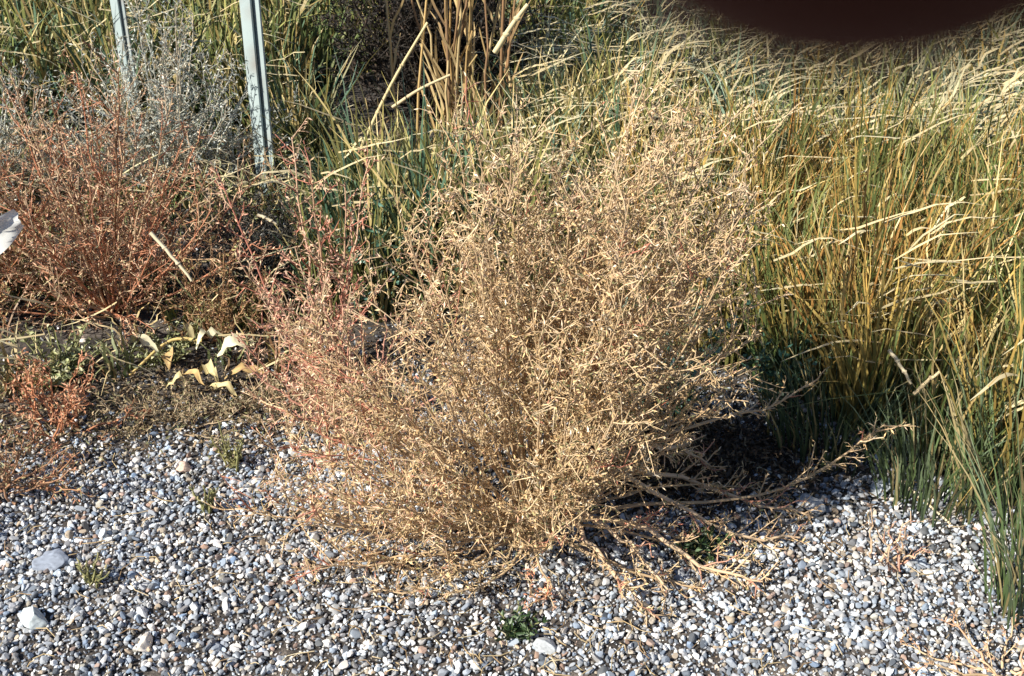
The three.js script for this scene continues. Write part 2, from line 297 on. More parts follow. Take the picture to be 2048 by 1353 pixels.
weed('grey_bush', 'silvery grey twiggy bush between the two fence posts', 'bush', -1.1, -3.55, { seed: 303, n: 44, low: 0.1, rx: 0.42, rz: 0.35, h: 0.62, gap: 0.03, twig: 0.14, bgap: 0.014, bract: 0.014, r: 0.004, stems: [[2, greyL], [2, [0.5, 0.44, 0.33]]], pal: [[4, greyG], [4, greyL], [2, [0.12, 0.17, 0.13]], [2, [0.4, 0.33, 0.22]]] });
weed('grey_bush', 'grey green bush behind the rusty bush and left of the far post', 'bush', -1.6, -3.35, { seed: 304, n: 30, low: 0.1, rx: 0.36, rz: 0.3, h: 0.52, gap: 0.03, twig: 0.14, bgap: 0.014, bract: 0.014, r: 0.004, stems: [[2, greyL], [2, [0.5, 0.44, 0.33]]], pal: [[4, greyG], [3, greyL], [3, [0.14, 0.17, 0.12]], [2, [0.4, 0.3, 0.18]]] });
weed('shade_bush', 'dark bush standing in for the shade at the foot of the nearer fence post', 'bush', -0.70, -2.86, { seed: 305, n: 40, low: 0.05, rx: 0.2, rz: 0.18, h: 0.34, gap: 0.024, twig: 0.1, bgap: 0.012, bract: 0.012, r: 0.0035, stems: [[3, darkT], [1, [0.2, 0.17, 0.13]]], pal: [[8, darkT], [3, [0.03, 0.03, 0.03]], [2, [0.25, 0.25, 0.23]]] });  // dark twig colours stand in for the shadow area below the post
weed('red_stemmed_weed', 'spindly red stemmed weed standing left of the tan bush', 'weed', -0.46, -2.45, { seed: 306, n: 9, low: 0.45, rx: 0.3, rz: 0.18, h: 0.62, gap: 0.03, twig: 0.1, bgap: 0.013, bract: 0.012, r: 0.0042, arch: 0.5, foot: 0.05, stems: [[3, [0.55, 0.22, 0.15]], [2, [0.6, 0.4, 0.27]]], pal: [[2, [0.56, 0.28, 0.2]], [3, rustL], [3, [0.55, 0.42, 0.27]], [2, [0.24, 0.25, 0.11]]] });
weed('red_stemmed_weed', 'pinkish weed leaning out over the gravel beside the tan bush', 'weed', -0.36, -2.2, { seed: 307, n: 18, low: 0.2, rx: 0.26, rz: 0.2, h: 0.45, gap: 0.026, twig: 0.09, bgap: 0.011, bract: 0.0115, r: 0.0035, foot: 0.04, dx: -0.08, stems: [[3, [0.58, 0.28, 0.2]], [3, [0.64, 0.46, 0.3]]], pal: [[3, [0.64, 0.36, 0.26]], [4, [0.66, 0.46, 0.3]], [2, [0.34, 0.28, 0.15]]] });
weed('brown_weed', 'small brown weed above the withered pale leaves', 'weed', -0.73, -2.62, { seed: 308, n: 18, low: 0.2, rx: 0.16, rz: 0.14, h: 0.26, gap: 0.024, twig: 0.07, bgap: 0.011, bract: 0.011, r: 0.003, foot: 0.04, stems: [[3, [0.45, 0.27, 0.14]], [1, brown]], pal: [[3, [0.42, 0.26, 0.13]], [2, brown], [2, [0.3, 0.27, 0.1]]] });
weed('small_rust_weed', 'low faded rust weed near the left edge on the gravel', 'weed', -1.02, -2.18, { seed: 309, n: 16, low: 0.1, rx: 0.17, rz: 0.15, h: 0.17, gap: 0.024, twig: 0.06, bgap: 0.011, bract: 0.012, r: 0.003, foot: 0.05, stems: [[3, [0.5, 0.22, 0.11]]], pal: [[4, [0.55, 0.28, 0.16]], [2, rust], [2, [0.45, 0.36, 0.22]]] });
weed('small_rust_weed', 'low brown weed at the left edge of the gravel', 'weed', -1.06, -1.93, { seed: 310, n: 20, low: 0.1, rx: 0.19, rz: 0.16, h: 0.12, gap: 0.024, twig: 0.05, bgap: 0.011, bract: 0.011, r: 0.003, foot: 0.05, stems: [[3, [0.4, 0.22, 0.12]]], pal: [[4, [0.4, 0.26, 0.15]], [2, rust], [2, [0.3, 0.28, 0.14]]] });
weed('creeping_weed', 'pale rusty twigs creeping over the gravel in the bottom right corner', 'weed', 0.83, -1.42, { seed: 311, n: 14, low: 0.02, rx: 0.22, rz: 0.16, h: 0.07, gap: 0.03, twig: 0.05, bgap: 0.012, bract: 0.009, r: 0.003, foot: 0.02, stems: [[3, [0.6, 0.36, 0.22]], [2, [0.68, 0.5, 0.3]]], pal: [[4, [0.6, 0.38, 0.24]], [3, [0.66, 0.5, 0.3]]] });
weed('creeping_weed', 'thin reddish stems standing on the gravel under the right hand grass', 'weed', 0.72, -1.72, { seed: 312, n: 8, low: 0.3, rx: 0.09, rz: 0.09, h: 0.13, gap: 0.03, twig: 0.035, bgap: 0.014, bract: 0.008, r: 0.0028, sub: 0, foot: 0.03, stems: [[2, [0.5, 0.27, 0.19]], [2, [0.58, 0.42, 0.28]]], pal: [[3, [0.52, 0.32, 0.22]], [3, [0.55, 0.44, 0.29]]] });

weed('brown_weed', 'thin dull brown weed on the gravel below the withered pale leaves', 'weed', -0.8, -2.22, { seed: 313, n: 18, low: 0.1, rx: 0.17, rz: 0.12, h: 0.08, gap: 0.02, twig: 0.05, bgap: 0.01, bract: 0.01, r: 0.0025, foot: 0.06, stems: [[3, [0.36, 0.27, 0.17]]], pal: [[3, [0.34, 0.27, 0.15]], [3, [0.2, 0.18, 0.09]], [2, [0.46, 0.37, 0.24]]] });
weed('brown_weed', 'thin dull weed between the withered leaves and the tan bush', 'weed', -0.52, -2.3, { seed: 314, n: 18, low: 0.1, rx: 0.16, rz: 0.12, h: 0.1, gap: 0.02, twig: 0.05, bgap: 0.01, bract: 0.01, r: 0.0025, foot: 0.06, stems: [[3, [0.4, 0.3, 0.19]]], pal: [[3, [0.42, 0.34, 0.2]], [3, [0.22, 0.2, 0.1]], [2, [0.5, 0.36, 0.24]]] });
// leafy green weeds
function leafy(name, label, x, z, o) {
  reseed(o.seed); const y = groundY(x, z), g = thing(name, label, 'weed', [x, y, z], o.group), D = V(), S = V();
  for (let k = 0; k < o.n; k++) {
    const az = U(0, 6.28), sp = o.r * Math.sqrt(R()), tip = V(Math.cos(az) * sp, o.h * U(0.5, 1.05), Math.sin(az) * sp), m = new MB();
    const pts = curve(V(tip.x * 0.3, 0, tip.z * 0.3), V(tip.x * 0.5, tip.y * 0.6, tip.z * 0.5), tip, 5, 0.003), c = jit(o.stem || [0.2, 0.2, 0.08], 0.2);
    m.tube(pts, 0.0026, 0.0012, c, c, 4); const st = m.build('stem', M.wood, g), lf = new MB();
    for (let j = 0; j < o.leaves; j++) { const t = U(0.1, 1); D.set(gauss(), U(-0.2, 0.9), gauss()).normalize(); S.set(gauss(), gauss() * 0.3, gauss()).cross(D).normalize(); lf.bract(along(pts, t), D, S, o.leaf * U(0.6, 1.3), o.leaf * U(0.35, 0.55), jit(pick(o.pal), 0.25)); }
    lf.build('foliage', M.leaf, st, 'stuff');
  }
  return g;
}
const tealPal = [[3, [0.06, 0.15, 0.1]], [2, [0.1, 0.22, 0.17]], [2, [0.05, 0.09, 0.03]], [1, [0.2, 0.3, 0.24]]];
leafy('green_weed', 'dark teal green weed behind the right side of the tan bush', 0.34, -2.25, { seed: 401, n: 26, r: 0.2, h: 0.3, leaves: 20, leaf: 0.024, pal: tealPal });
leafy('green_weed', 'teal green leaves showing behind the upper left of the tan bush', -0.34, -2.75, { seed: 402, n: 14, r: 0.14, h: 0.36, leaves: 16, leaf: 0.022, pal: tealPal });
leafy('green_weed', 'green weed under the tip of the low right branch', 0.6, -2.28, { seed: 403, n: 16, r: 0.13, h: 0.2, leaves: 16, leaf: 0.024, pal: tealPal });
leafy('small_green_plant', 'small dark green plant on the gravel at the bottom centre', 0.012, -1.55, { seed: 404, n: 16, r: 0.05, h: 0.035, leaves: 14, leaf: 0.016, pal: [[3, [0.04, 0.075, 0.025]], [1, [0.12, 0.17, 0.09]]] });
leafy('small_green_plant', 'small dark green plant on the gravel under the creeping right twigs', 0.36, -1.75, { seed: 405, n: 16, r: 0.06, h: 0.05, leaves: 14, leaf: 0.018, pal: [[3, [0.04, 0.075, 0.025]], [1, [0.12, 0.17, 0.09]]] });
const palePal = [[3, [0.3, 0.32, 0.15]], [2, [0.16, 0.19, 0.08]], [2, [0.42, 0.42, 0.26]]];
leafy('pale_green_weed', 'pale green low weed below the rusty bush at the left', -1.1, -2.42, { seed: 406, n: 34, r: 0.17, h: 0.1, leaves: 20, leaf: 0.016, pal: palePal });
leafy('pale_green_weed', 'pale green low weed between the rusty bush and the withered leaves', -0.86, -2.5, { seed: 407, n: 22, r: 0.11, h: 0.07, leaves: 18, leaf: 0.014, pal: palePal });
leafy('pale_green_weed', 'thin olive sprig on the gravel right of the beige rock', -0.6, -2.06, { seed: 408, n: 9, r: 0.05, h: 0.1, leaves: 12, leaf: 0.013, pal: [[3, [0.3, 0.28, 0.13]], [2, [0.2, 0.2, 0.09]]] });
leafy('pale_green_weed', 'thin olive sprig on the gravel in front of the beige rock', -0.62, -1.9, { seed: 409, n: 8, r: 0.04, h: 0.08, leaves: 9, leaf: 0.012, pal: [[3, [0.34, 0.3, 0.15]], [2, [0.2, 0.2, 0.09]]] });
leafy('pale_green_weed', 'olive sprig at the lower left edge beside the slate blue rock', -0.78, -1.66, { seed: 410, n: 9, r: 0.06, h: 0.05, leaves: 9, leaf: 0.011, pal: [[3, [0.3, 0.27, 0.14]], [2, [0.2, 0.2, 0.09]]] });

// ---------------------------------------------------------------- grass
function grassMass(name, label, o) {
  reseed(o.seed); const m = new MB();
  let made = 0, tries = 0;
  while (made < o.count && tries++ < o.count * 3) { // clump by clump
    const [cx, cz] = o.where(); if (o.skip && o.skip(cx, cz)) continue;
    const n = Math.round(U(0.5, 1.5) * o.clump), foot = o.foot * U(0.6, 1.4), hh = o.h * U(0.62, 1.15) * (1 + 0.3 * noise(cx * 1.7 + o.seed, cz * 1.7)), main = pick(o.pal), other = pick(o.pal), clumpTone = Math.exp(gauss() * 0.22);  // one tone factor drawn at random for each clump
    const wa = U(0, 6.28), wl = U(0, 0.22) * hh;
    for (let k = 0; k < n; k++, made++) {
      const a = U(0, 6.28), rr = foot * Math.sqrt(R()), x = cx + Math.cos(a) * rr, z = cz + Math.sin(a) * rr, y = groundY(x, z), h = hh * U(0.45, 1.1);
      const b = a + gauss() * 0.9, ln = h * o.lean * U(0.05, 1) * (0.35 + rr / foot), dx = Math.cos(b) * ln + Math.cos(wa) * wl, dz = Math.sin(b) * ln + Math.sin(wa) * wl, droop = R() < o.droop ? U(0.2, 0.7) * h : 0;
      const tip = V(x + dx * (1 + droop / h), y + h - droop, z + dz * (1 + droop / h)), mid = V(x + dx * 0.3, y + h * U(0.55, 0.75), z + dz * 0.3), f = U(-1.2, 1.2), side = V(Math.cos(f), 0, Math.sin(f)), w = o.w * U(0.45, 1.35), c = R() < 0.72 ? main : R() < 0.5 ? other : pick(o.pal);
      m.blade(curve(V(x, y - 0.01, z), mid, tip, 5, 0.008), w, tone(jit(c[0], 0.25), clumpTone), tone(jit(c[1], 0.32), clumpTone), side);
      if (o.fallen && R() < o.fallen) { // broken dry blade or stalk lying among the others
        const yy = y + o.h * U(0.3, 0.95), q = R() < 0.6 ? U(-0.45, 0.45) + (R() < 0.5 ? 0 : 3.14) : U(0, 6.28), l = U(0.05, 0.24), p0 = V(x, yy, z), p1 = V(x + Math.cos(q) * l, yy + U(-0.1, 0.1), z + Math.sin(q) * l * 0.7);
        m.blade(curve(p0, p0.clone().lerp(p1, 0.5).add(V(0, U(-0.01, 0.05), 0)), p1, 4, 0.006), o.w * U(0.9, 1.8), jit([0.56, 0.46, 0.25], 0.3), jit([0.62, 0.54, 0.34], 0.3), V(0, 0, 1).lerp(V(0.4, 0, 1), R()));
      }
    }
  }
  const o3 = m.build(numbered(name), M.grass, scene); return tag(o3, label, 'grass', null, 'stuff');
}
const olive2 = [0.15, 0.155, 0.04], golden = [0.46, 0.3, 0.085], straw = [0.58, 0.47, 0.24], greenM = [0.09, 0.13, 0.035], tealM = [0.1, 0.17, 0.11], orange = [0.42, 0.2, 0.06];
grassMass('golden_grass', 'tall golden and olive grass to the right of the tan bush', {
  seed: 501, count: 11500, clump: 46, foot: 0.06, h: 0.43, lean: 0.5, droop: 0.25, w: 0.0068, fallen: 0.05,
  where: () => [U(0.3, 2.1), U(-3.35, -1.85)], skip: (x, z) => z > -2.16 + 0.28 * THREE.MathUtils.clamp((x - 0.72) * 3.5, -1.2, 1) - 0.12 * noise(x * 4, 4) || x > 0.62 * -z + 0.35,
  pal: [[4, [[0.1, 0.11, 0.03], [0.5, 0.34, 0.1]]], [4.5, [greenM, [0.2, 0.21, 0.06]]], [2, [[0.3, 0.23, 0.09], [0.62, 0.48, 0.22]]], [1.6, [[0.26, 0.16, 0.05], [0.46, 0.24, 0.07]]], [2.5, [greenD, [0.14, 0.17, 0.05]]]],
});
grassMass('matted_grass', 'pale matted grass and teal green blades at the upper right', {
  seed: 502, count: 12000, clump: 26, foot: 0.07, h: 0.36, lean: 0.75, droop: 0.4, w: 0.0105, fallen: 0.28,
  where: () => { const z = -3.25 - 3.6 * Math.pow(R(), 1.25); return [U(0.0, 0.56 * -z + 0.4), z]; },
  pal: [[3, [tealM, [0.24, 0.31, 0.2]]], [3, [greenM, [0.26, 0.27, 0.08]]], [4, [[0.32, 0.31, 0.17], [0.62, 0.58, 0.38]]], [3, [greenD, [0.15, 0.22, 0.15]]], [2, [olive2, golden]]],
});
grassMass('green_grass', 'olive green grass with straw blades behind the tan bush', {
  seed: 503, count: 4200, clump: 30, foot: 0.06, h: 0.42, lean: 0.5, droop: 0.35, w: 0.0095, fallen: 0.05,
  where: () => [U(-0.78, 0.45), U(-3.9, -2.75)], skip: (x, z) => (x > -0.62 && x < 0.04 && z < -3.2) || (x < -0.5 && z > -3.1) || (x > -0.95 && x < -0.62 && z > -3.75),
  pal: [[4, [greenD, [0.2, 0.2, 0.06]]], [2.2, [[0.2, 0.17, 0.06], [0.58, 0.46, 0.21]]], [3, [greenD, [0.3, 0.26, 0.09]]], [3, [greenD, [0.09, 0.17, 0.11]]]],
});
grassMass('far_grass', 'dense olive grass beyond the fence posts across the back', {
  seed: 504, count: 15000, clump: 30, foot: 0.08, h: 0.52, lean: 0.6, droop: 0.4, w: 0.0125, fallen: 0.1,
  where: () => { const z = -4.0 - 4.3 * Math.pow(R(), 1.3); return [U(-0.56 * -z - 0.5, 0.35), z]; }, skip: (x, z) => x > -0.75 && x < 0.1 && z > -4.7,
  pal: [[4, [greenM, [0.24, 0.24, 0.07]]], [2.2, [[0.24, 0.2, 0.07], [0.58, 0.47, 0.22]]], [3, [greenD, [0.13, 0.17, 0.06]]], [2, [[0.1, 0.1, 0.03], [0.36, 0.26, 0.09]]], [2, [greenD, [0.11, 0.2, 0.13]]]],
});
grassMass('undergrowth', 'short olive and brown grass among the bushes at the left', {
  seed: 505, count: 3600, clump: 16, foot: 0.05, h: 0.16, lean: 0.8, droop: 0.4, w: 0.007, fallen: 0.1,
  where: () => [U(-2.1, -0.5), -2.3 - 1.6 * Math.pow(R(), 0.7)],
  pal: [[4, [greenM, [0.24, 0.24, 0.08]]], [3, [[0.2, 0.15, 0.06], straw]], [3, [brown, [0.36, 0.25, 0.13]]], [2, [greenD, [0.3, 0.31, 0.16]]]],
});
// separate tufts
function tuft(label, x, z, o) {
  reseed(o.seed); const y = groundY(x, z), g = thing('grass_tuft', label, 'grass tuft', [x, y, z], o.group);
  for (let k = 0; k < o.n; k++) {
    const m = new MB(), a = U(0, 6.28), s = o.foot * Math.sqrt(R()), x0 = Math.cos(a) * s, z0 = Math.sin(a) * s, h = o.h * U(0.5, 1.08), ln = h * U(0.1, o.lean);
    const b = a + gauss() * 0.7, tip = V(x0 + Math.cos(b) * ln + (o.dx || 0) * h, h, z0 + Math.sin(b) * ln), f = U(-0.9, 0.9), c = pick(o.pal);
    m.blade(curve(V(x0, -0.01, z0), V(x0 + (tip.x - x0) * 0.2, h * 0.6, z0 + (tip.z - z0) * 0.2), tip, 6, 0.002), o.w * U(0.6, 1.2), jit(c[0], 0.2), jit(c[1], 0.25), V(Math.cos(f), 0, Math.sin(f)));
    m.build('blade', M.grass, g);
  }
}
const tuftPal = [[4, [[0.05, 0.08, 0.025], [0.11, 0.16, 0.06]]], [3, [[0.06, 0.1, 0.04], [0.22, 0.28, 0.16]]], [2, [[0.2, 0.17, 0.07], [0.52, 0.42, 0.22]]]];
tuft('dark green grass tuft on the gravel at the right edge', 0.95, -1.6, { seed: 601, n: 150, foot: 0.09, h: 0.3, lean: 0.75, w: 0.0045, pal: tuftPal });
tuft('blue green grass tuft at the right edge behind the dark one', 1.0, -1.86, { seed: 602, n: 170, foot: 0.11, h: 0.34, lean: 0.7, w: 0.005, pal: tuftPal });
tuft('dark grass tuft at the foot of the golden grass right of the white rock', 0.70, -2.12, { seed: 603, n: 240, foot: 0.14, h: 0.2, lean: 0.7, w: 0.0045, pal: [[4, [[0.03, 0.055, 0.02], [0.06, 0.1, 0.05]]], [2, [greenD, [0.14, 0.18, 0.1]]], [1, [[0.15, 0.14, 0.05], [0.4, 0.33, 0.16]]]] });
tuft('dark green grass in front of the golden grass, left of the right edge tufts', 0.86, -1.93, { seed: 605, n: 200, foot: 0.11, h: 0.24, lean: 0.7, w: 0.0045, pal: tuftPal });
tuft('bright green fresh grass tuft among the golden grass at the right edge', 1.2, -2.95, { seed: 604, n: 60, foot: 0.05, h: 0.36, lean: 0.35, w: 0.007, pal: [[3, [[0.08, 0.16, 0.03], [0.2, 0.36, 0.08]]], [1, [[0.07, 0.14, 0.05], [0.16, 0.3, 0.14]]]] });

// ---------------------------------------------------------------- near-black stems painted as the shaded gap, behind tan reeds at the top centre
weed('shade_shrub', 'black brown stems standing in for the shaded gap behind the tan reeds at the top centre', 'shrub', -0.28, -4.2, { seed: 701, n: 64, low: 0.1, rx: 0.46, rz: 0.3, h: 0.95, gap: 0.03, twig: 0.16, bgap: 0.016, bract: 0.02, r: 0.006, stems: [[3, [0.035, 0.025, 0.018]]], pal: [[5, [0.03, 0.024, 0.018]], [2, [0.02, 0.022, 0.02]], [1, [0.07, 0.045, 0.03]]] });
{
  reseed(711); const x = -0.17, z = -3.72, g = thing('reed_clump', 'clump of tall tan reed stalks in front of the dark stems that stand in for shade', 'reeds', [x, groundY(x, z), z]);
  for (let k = 0; k < 30; k++) {
    const m = new MB(), x0 = gauss() * 0.13, z0 = gauss() * 0.1, h = U(0.35, 1.1), tip = V(x0 + gauss() * 0.16, h, z0 + gauss() * 0.12), c = jit(pick([[3, [0.44, 0.3, 0.12]], [3, [0.6, 0.45, 0.22]], [2, [0.26, 0.15, 0.07]]]), 0.2), pts = curve(V(x0, 0, z0), V(x0 + gauss() * 0.05, h * 0.5, z0), tip, 7, 0.01);
    m.tube(pts, U(0.0045, 0.0075), 0.003, c, jit(c, 0.2), 5);
    for (let j = 0; j < 2; j++) { const p = along(pts, U(0.2, 0.7)), a = U(0, 6.28), l = U(0.1, 0.25), e = p.clone().add(V(Math.cos(a) * l * 0.5, l, Math.sin(a) * l * 0.5)); m.blade(curve(p, p.clone().lerp(e, 0.5).add(V(0, 0.03, 0)), e, 4, 0.004), 0.009, c, [0.58, 0.42, 0.2], V(1, 0, 0)); }
    m.build('stalk', M.dry, g);
  }
}

// ---------------------------------------------------------------- fence posts: steel channels
function post(label, [x0, z0], top, yaw, s, h) {
  const y = groundY(x0, z0), g = thing('fence_post', label, 'fence post', [x0, y, z0], 'steel fence posts at the left');
  const sh = new THREE.Shape(), w = 0.008, t = 0.004;
  [[-w, 0.04], [-w, 0], [w, 0], [w, 0.058], [w - t, 0.058], [w - t, t], [-w + t, t], [-w + t, 0.04]].forEach(([a, b], k) => k ? sh.lineTo(a * s, b * s) : sh.moveTo(a * s, b * s));
  const e = new THREE.ExtrudeGeometry(sh, { depth: h + 0.1, bevelEnabled: true, bevelSize: 0.0006, bevelThickness: 0.0006, bevelSegments: 1, steps: 40 }); e.rotateX(-Math.PI / 2); e.translate(0, -0.1, 0);
  e.scale(1, 1, -1); { const ix = e.index, n = e.attributes.position.count; if (!ix) { const p = e.attributes.position; for (let k = 0; k < n; k += 3) { const a = [p.getX(k), p.getY(k), p.getZ(k)]; p.setXYZ(k, p.getX(k + 1), p.getY(k + 1), p.getZ(k + 1)); p.setXYZ(k + 1, ...a); } } e.computeVertexNormals(); }
  const cs = [], p = e.attributes.position; for (let k = 0; k < p.count; k++) { const f = 1 + 0.25 * noise(p.getX(k) * 60, p.getY(k) * 9, p.getZ(k) * 60), r = THREE.MathUtils.clamp(noise(p.getX(k) * 30 + 7, p.getY(k) * 14, p.getZ(k) * 30) * 1.8 - 0.3, 0, 0.7); const c = mix([0.4 * f, 0.49 * f, 0.5 * f], [0.22, 0.12, 0.07], r); cs.push(...c); }
  e.setAttribute('color', new THREE.Float32BufferAttribute(cs, 3));
  const m = new THREE.Mesh(e, std({ roughness: 0.5, metalness: 0.1 })); m.name = 'channel'; m.castShadow = m.receiveShadow = true; g.add(m);
  g.rotation.set(0, yaw, 0); g.rotation.z = top; return g;
}
post('pale steel fence post nearer the camera, standing at the left', [-0.815, -3.55], -0.02, 0.85, 1.25, 1.5);
post('pale steel fence post farther back near the upper left corner', [-1.335, -3.95], -0.015, 0.95, 0.95, 1.5);

// ---------------------------------------------------------------- loose stalks, withered leaves, paper
function stalk(label, pts, r, c, bladeW) {
  const m = new MB(), at = pts[0], q = pts.map(p => V(p[0] - at[0], p[1] - at[1], p[2] - at[2])); const cv = q.length > 2 ? new THREE.CatmullRomCurve3(q).getPoints(10) : curve(q[0], q[0].clone().lerp(q[1], 0.5).add(V(0, 0.004, 0)), q[1], 8, r * 0.4);
  m.tube(cv, r, r * 0.65, c, jit(c, 0.1), 6);
  for (let k = 1; k < 3; k++) { const p = along(cv, k * 0.33); m.tube([p.clone().add(V(0, -r * 0.5, 0)), p, p.clone().add(V(0, r * 0.5, 0))], r * 1.2, r * 1.2, tone(c, 0.8), tone(c, 0.8), 6); }
  if (bladeW) m.blade(cv.map(p => p.clone().add(V(0, r, 0))), bladeW, c, c, V(0.7, 0, 0.7));
  const o = m.build(numbered('dry_stalk'), M.dry, scene); o.position.set(...at); return tag(o, label, 'stalk');
}
const ivory = [0.72, 0.62, 0.42];
stalk('long pale reed leaning up to the right in front of the olive grass', [[-0.487, 0.15, -3.4], [-0.36, 0.4, -3.4], [-0.244, 0.588, -3.4]], 0.006, [0.6, 0.5, 0.27]);
stalk('shorter pale reed leaning towards the tan reed clump', [[-0.347, 0.368, -3.3], [-0.27, 0.42, -3.3], [-0.177, 0.465, -3.3]], 0.0055, [0.62, 0.5, 0.3]);
stalk('straight whitish stick in front of the rusty bush', [[-0.724, 0.503, -2.15], [-0.645, 0.41, -2.12]], 0.0042, ivory);
stalk('short whitish stick below the nearer fence post', [[-0.612, 0.34, -2.6], [-0.566, 0.315, -2.6]], 0.0042, ivory);
stalk('whitish stick hanging in the golden grass at the right', [[0.78, 0.26, -2.1], [0.825, 0.2, -2.06]], 0.0045, ivory);
stalk('pale slanting stick low in the golden grass at the right', [[0.81, 0.215, -2.0], [0.85, 0.275, -1.99]], 0.0045, [0.66, 0.52, 0.3]);
stalk('long straw lying on the gravel beside the bluish white rock', [[0.755, 0.03, -2.06], [0.81, 0.025, -1.95], [0.865, 0.02, -1.83]], 0.0035, ivory);
stalk('thick pale leaf stalk right of the tan reed clump', [[-0.05, 0.50, -3.4], [0.0, 0.58, -3.4], [0.045, 0.64, -3.4]], 0.009, [0.65, 0.56, 0.33]);
stalk('bent golden straw reaching left from the withered leaves', [[-0.76, 0.05, -2.5], [-0.835, 0.05, -2.5], [-0.915, 0.012, -2.40]], 0.005, [0.62, 0.47, 0.18]);
{
  reseed(801); const x = -0.745, z = -2.44, g = thing('withered_plant', 'withered plant of curled pale yellow leaves at the left of the tan bush', 'plant', [x, groundY(x, z), z]);
  const spots = [[-0.1, 0.05, -0.02, 0.09, 0.035, 2.6], [-0.02, 0.06, -0.03, 0.085, 0.03, 0.6], [0.03, 0.05, 0.0, 0.08, 0.04, 0.3], [0.0, 0.03, 0.04, 0.09, 0.026, -0.9], [0.05, 0.02, 0.05, 0.1, 0.03, 0.15], [-0.04, 0.025, 0.06, 0.08, 0.026, -0.6], [0.02, 0.02, 0.09, 0.09, 0.022, -0.5], [0.08, 0.03, -0.03, 0.09, 0.02, 1.2], [-0.07, 0.03, 0.02, 0.06, 0.03, 1.8], [-0.03, 0.06, -0.06, 0.07, 0.02, 2.1], [0.11, 0.02, 0.03, 0.07, 0.02, 0.5], [-0.06, 0.02, 0.1, 0.06, 0.018, 0.2]];
  for (const [lx, ly, lz, len, wid, a] of spots) {
    const n = 7, m = new MB(), rows = [], c = jit(pick([[3, [0.68, 0.56, 0.28]], [2, [0.72, 0.66, 0.44]], [1, [0.55, 0.38, 0.16]]]), 0.15), tw = U(-1.2, 1.2), cup = U(0.3, 0.9);
    for (let k = 0; k <= n; k++) { const t = k / n, w = wid * Math.sin(Math.PI * Math.min(1, t * 0.93 + 0.07)) * 0.5, px = Math.cos(a) * len * t, pz = -Math.sin(a) * len * t, py = 0.03 * Math.sin(t * 3.1) + 0.01 * gauss(), ang = tw * t; const row = []; for (const s of [-1, -0.4, 0.4, 1]) { const e = s * w, hh = cup * s * s * w; row.push(m.v(px + Math.sin(a) * e * Math.cos(ang), py + hh + e * Math.sin(ang), pz + Math.cos(a) * e * Math.cos(ang) + 0.004 * gauss(), tone(c, (1 - 0.15 * Math.abs(s)) * (R() < 0.15 ? 0.5 : U(0.85, 1.1))))); } rows.push(row); if (k) for (let s = 0; s < 3; s++) { m.tri(rows[k - 1][s], rows[k][s], rows[k][s + 1]); m.tri(rows[k - 1][s], rows[k][s + 1], rows[k - 1][s + 1]); } }
    const o = m.build('leaf', M.dry, g); o.position.set(lx * 1.15, ly, lz); o.scale.set(1.05, 1, 0.85);
  }
}
{
  const m = new MB(), rows = [], n = 8, x = -1.212, z = -2.56;
  for (let k = 0; k <= n; k++) { const t = k / n, row = []; for (let s = 0; s <= 6; s++) { const u = s / 6 - 0.5, w = 0.075 * (0.55 + 0.5 * Math.sin(2.6 * t + 0.3)); row.push(m.v((t - 0.6) * 0.1 + u * w * 0.35, (t - 0.5) * 0.075 - u * w * 0.85, 0.018 * Math.sin(t * 4) + 0.02 * Math.abs(u + 0.1) + 0.012 * noise(t * 7, u * 7) + 0.004 * gauss(), tone([0.8, 0.81, 0.78], 0.88 + 0.25 * noise(t * 9, u * 9, 4)))); } rows.push(row); if (k) for (let s = 0; s < 6; s++) { m.tri(rows[k - 1][s], rows[k][s], rows[k][s + 1]); m.tri(rows[k - 1][s], rows[k][s + 1], rows[k - 1][s + 1]); } }
  const o = m.build(numbered('paper_scrap'), std({ roughness: 0.6 }), scene); o.position.set(x, 0.31, z); tag(o, 'creased white scrap of paper caught in the weeds at the left edge', 'litter');
}
{ // chopped straw and twig litter over the gravel
  reseed(901); const m = new MB();
  for (let k = 0; k < 1100; k++) {
    const z = -1.35 - 1.5 * R(), x = R() < 0.35 ? gauss() * 0.35 : U(-0.62, 0.62) * -z, a = U(0, 6.28), l = U(0.012, 0.06), y = groundY(x, z) + 0.009, c = jit(pick([[3, [0.5, 0.38, 0.2]], [2, [0.3, 0.2, 0.1]], [2, [0.6, 0.5, 0.32]]]), 0.2);
    m.tube([V(x, y, z), V(x + Math.cos(a) * l * 0.5, y + 0.004, z + Math.sin(a) * l * 0.5), V(x + Math.cos(a + 0.3) * l, y + U(0, 0.006), z + Math.sin(a + 0.3) * l)], 0.0011, 0.0008, c, c, 4);
  }
  tag(m.build('straw_litter', M.dry, scene), 'chopped straw and twigs scattered over the gravel', 'straw', null, 'stuff');
}

{ // dead leaf crumbs and twigs over the soil where the weeds meet the gravel
  reseed(921); const m = new MB(), D = V(), S = V();
  for (let k = 0; k < 9000; k++) {
    const x = U(-1.7, -0.25), z = -2.32 - (x < -0.75 ? (-0.75 - x) * -0.35 : 0) + gauss() * 0.2; if (Math.abs(x) > 0.62 * -z + 0.1) continue; const y = groundY(x, z) + U(0.003, 0.013);
    D.set(gauss(), U(-0.1, 0.5), gauss()).normalize(); S.set(gauss(), gauss() * 0.4, gauss()).cross(D).normalize();
    m.bract(V(x, y, z), D, S, U(0.007, 0.022), U(0.0025, 0.007), jit(pick([[3, [0.12, 0.085, 0.05]], [3, [0.26, 0.19, 0.11]], [2, [0.45, 0.34, 0.2]], [2, [0.17, 0.17, 0.08]]]), 0.35));
  }
  tag(m.build('litter_and_shade', M.dry, scene), 'brown leaf crumbs along the edge of the gravel at the left', 'leaf litter', null, 'stuff').name = 'litter_and_shade_001';
}
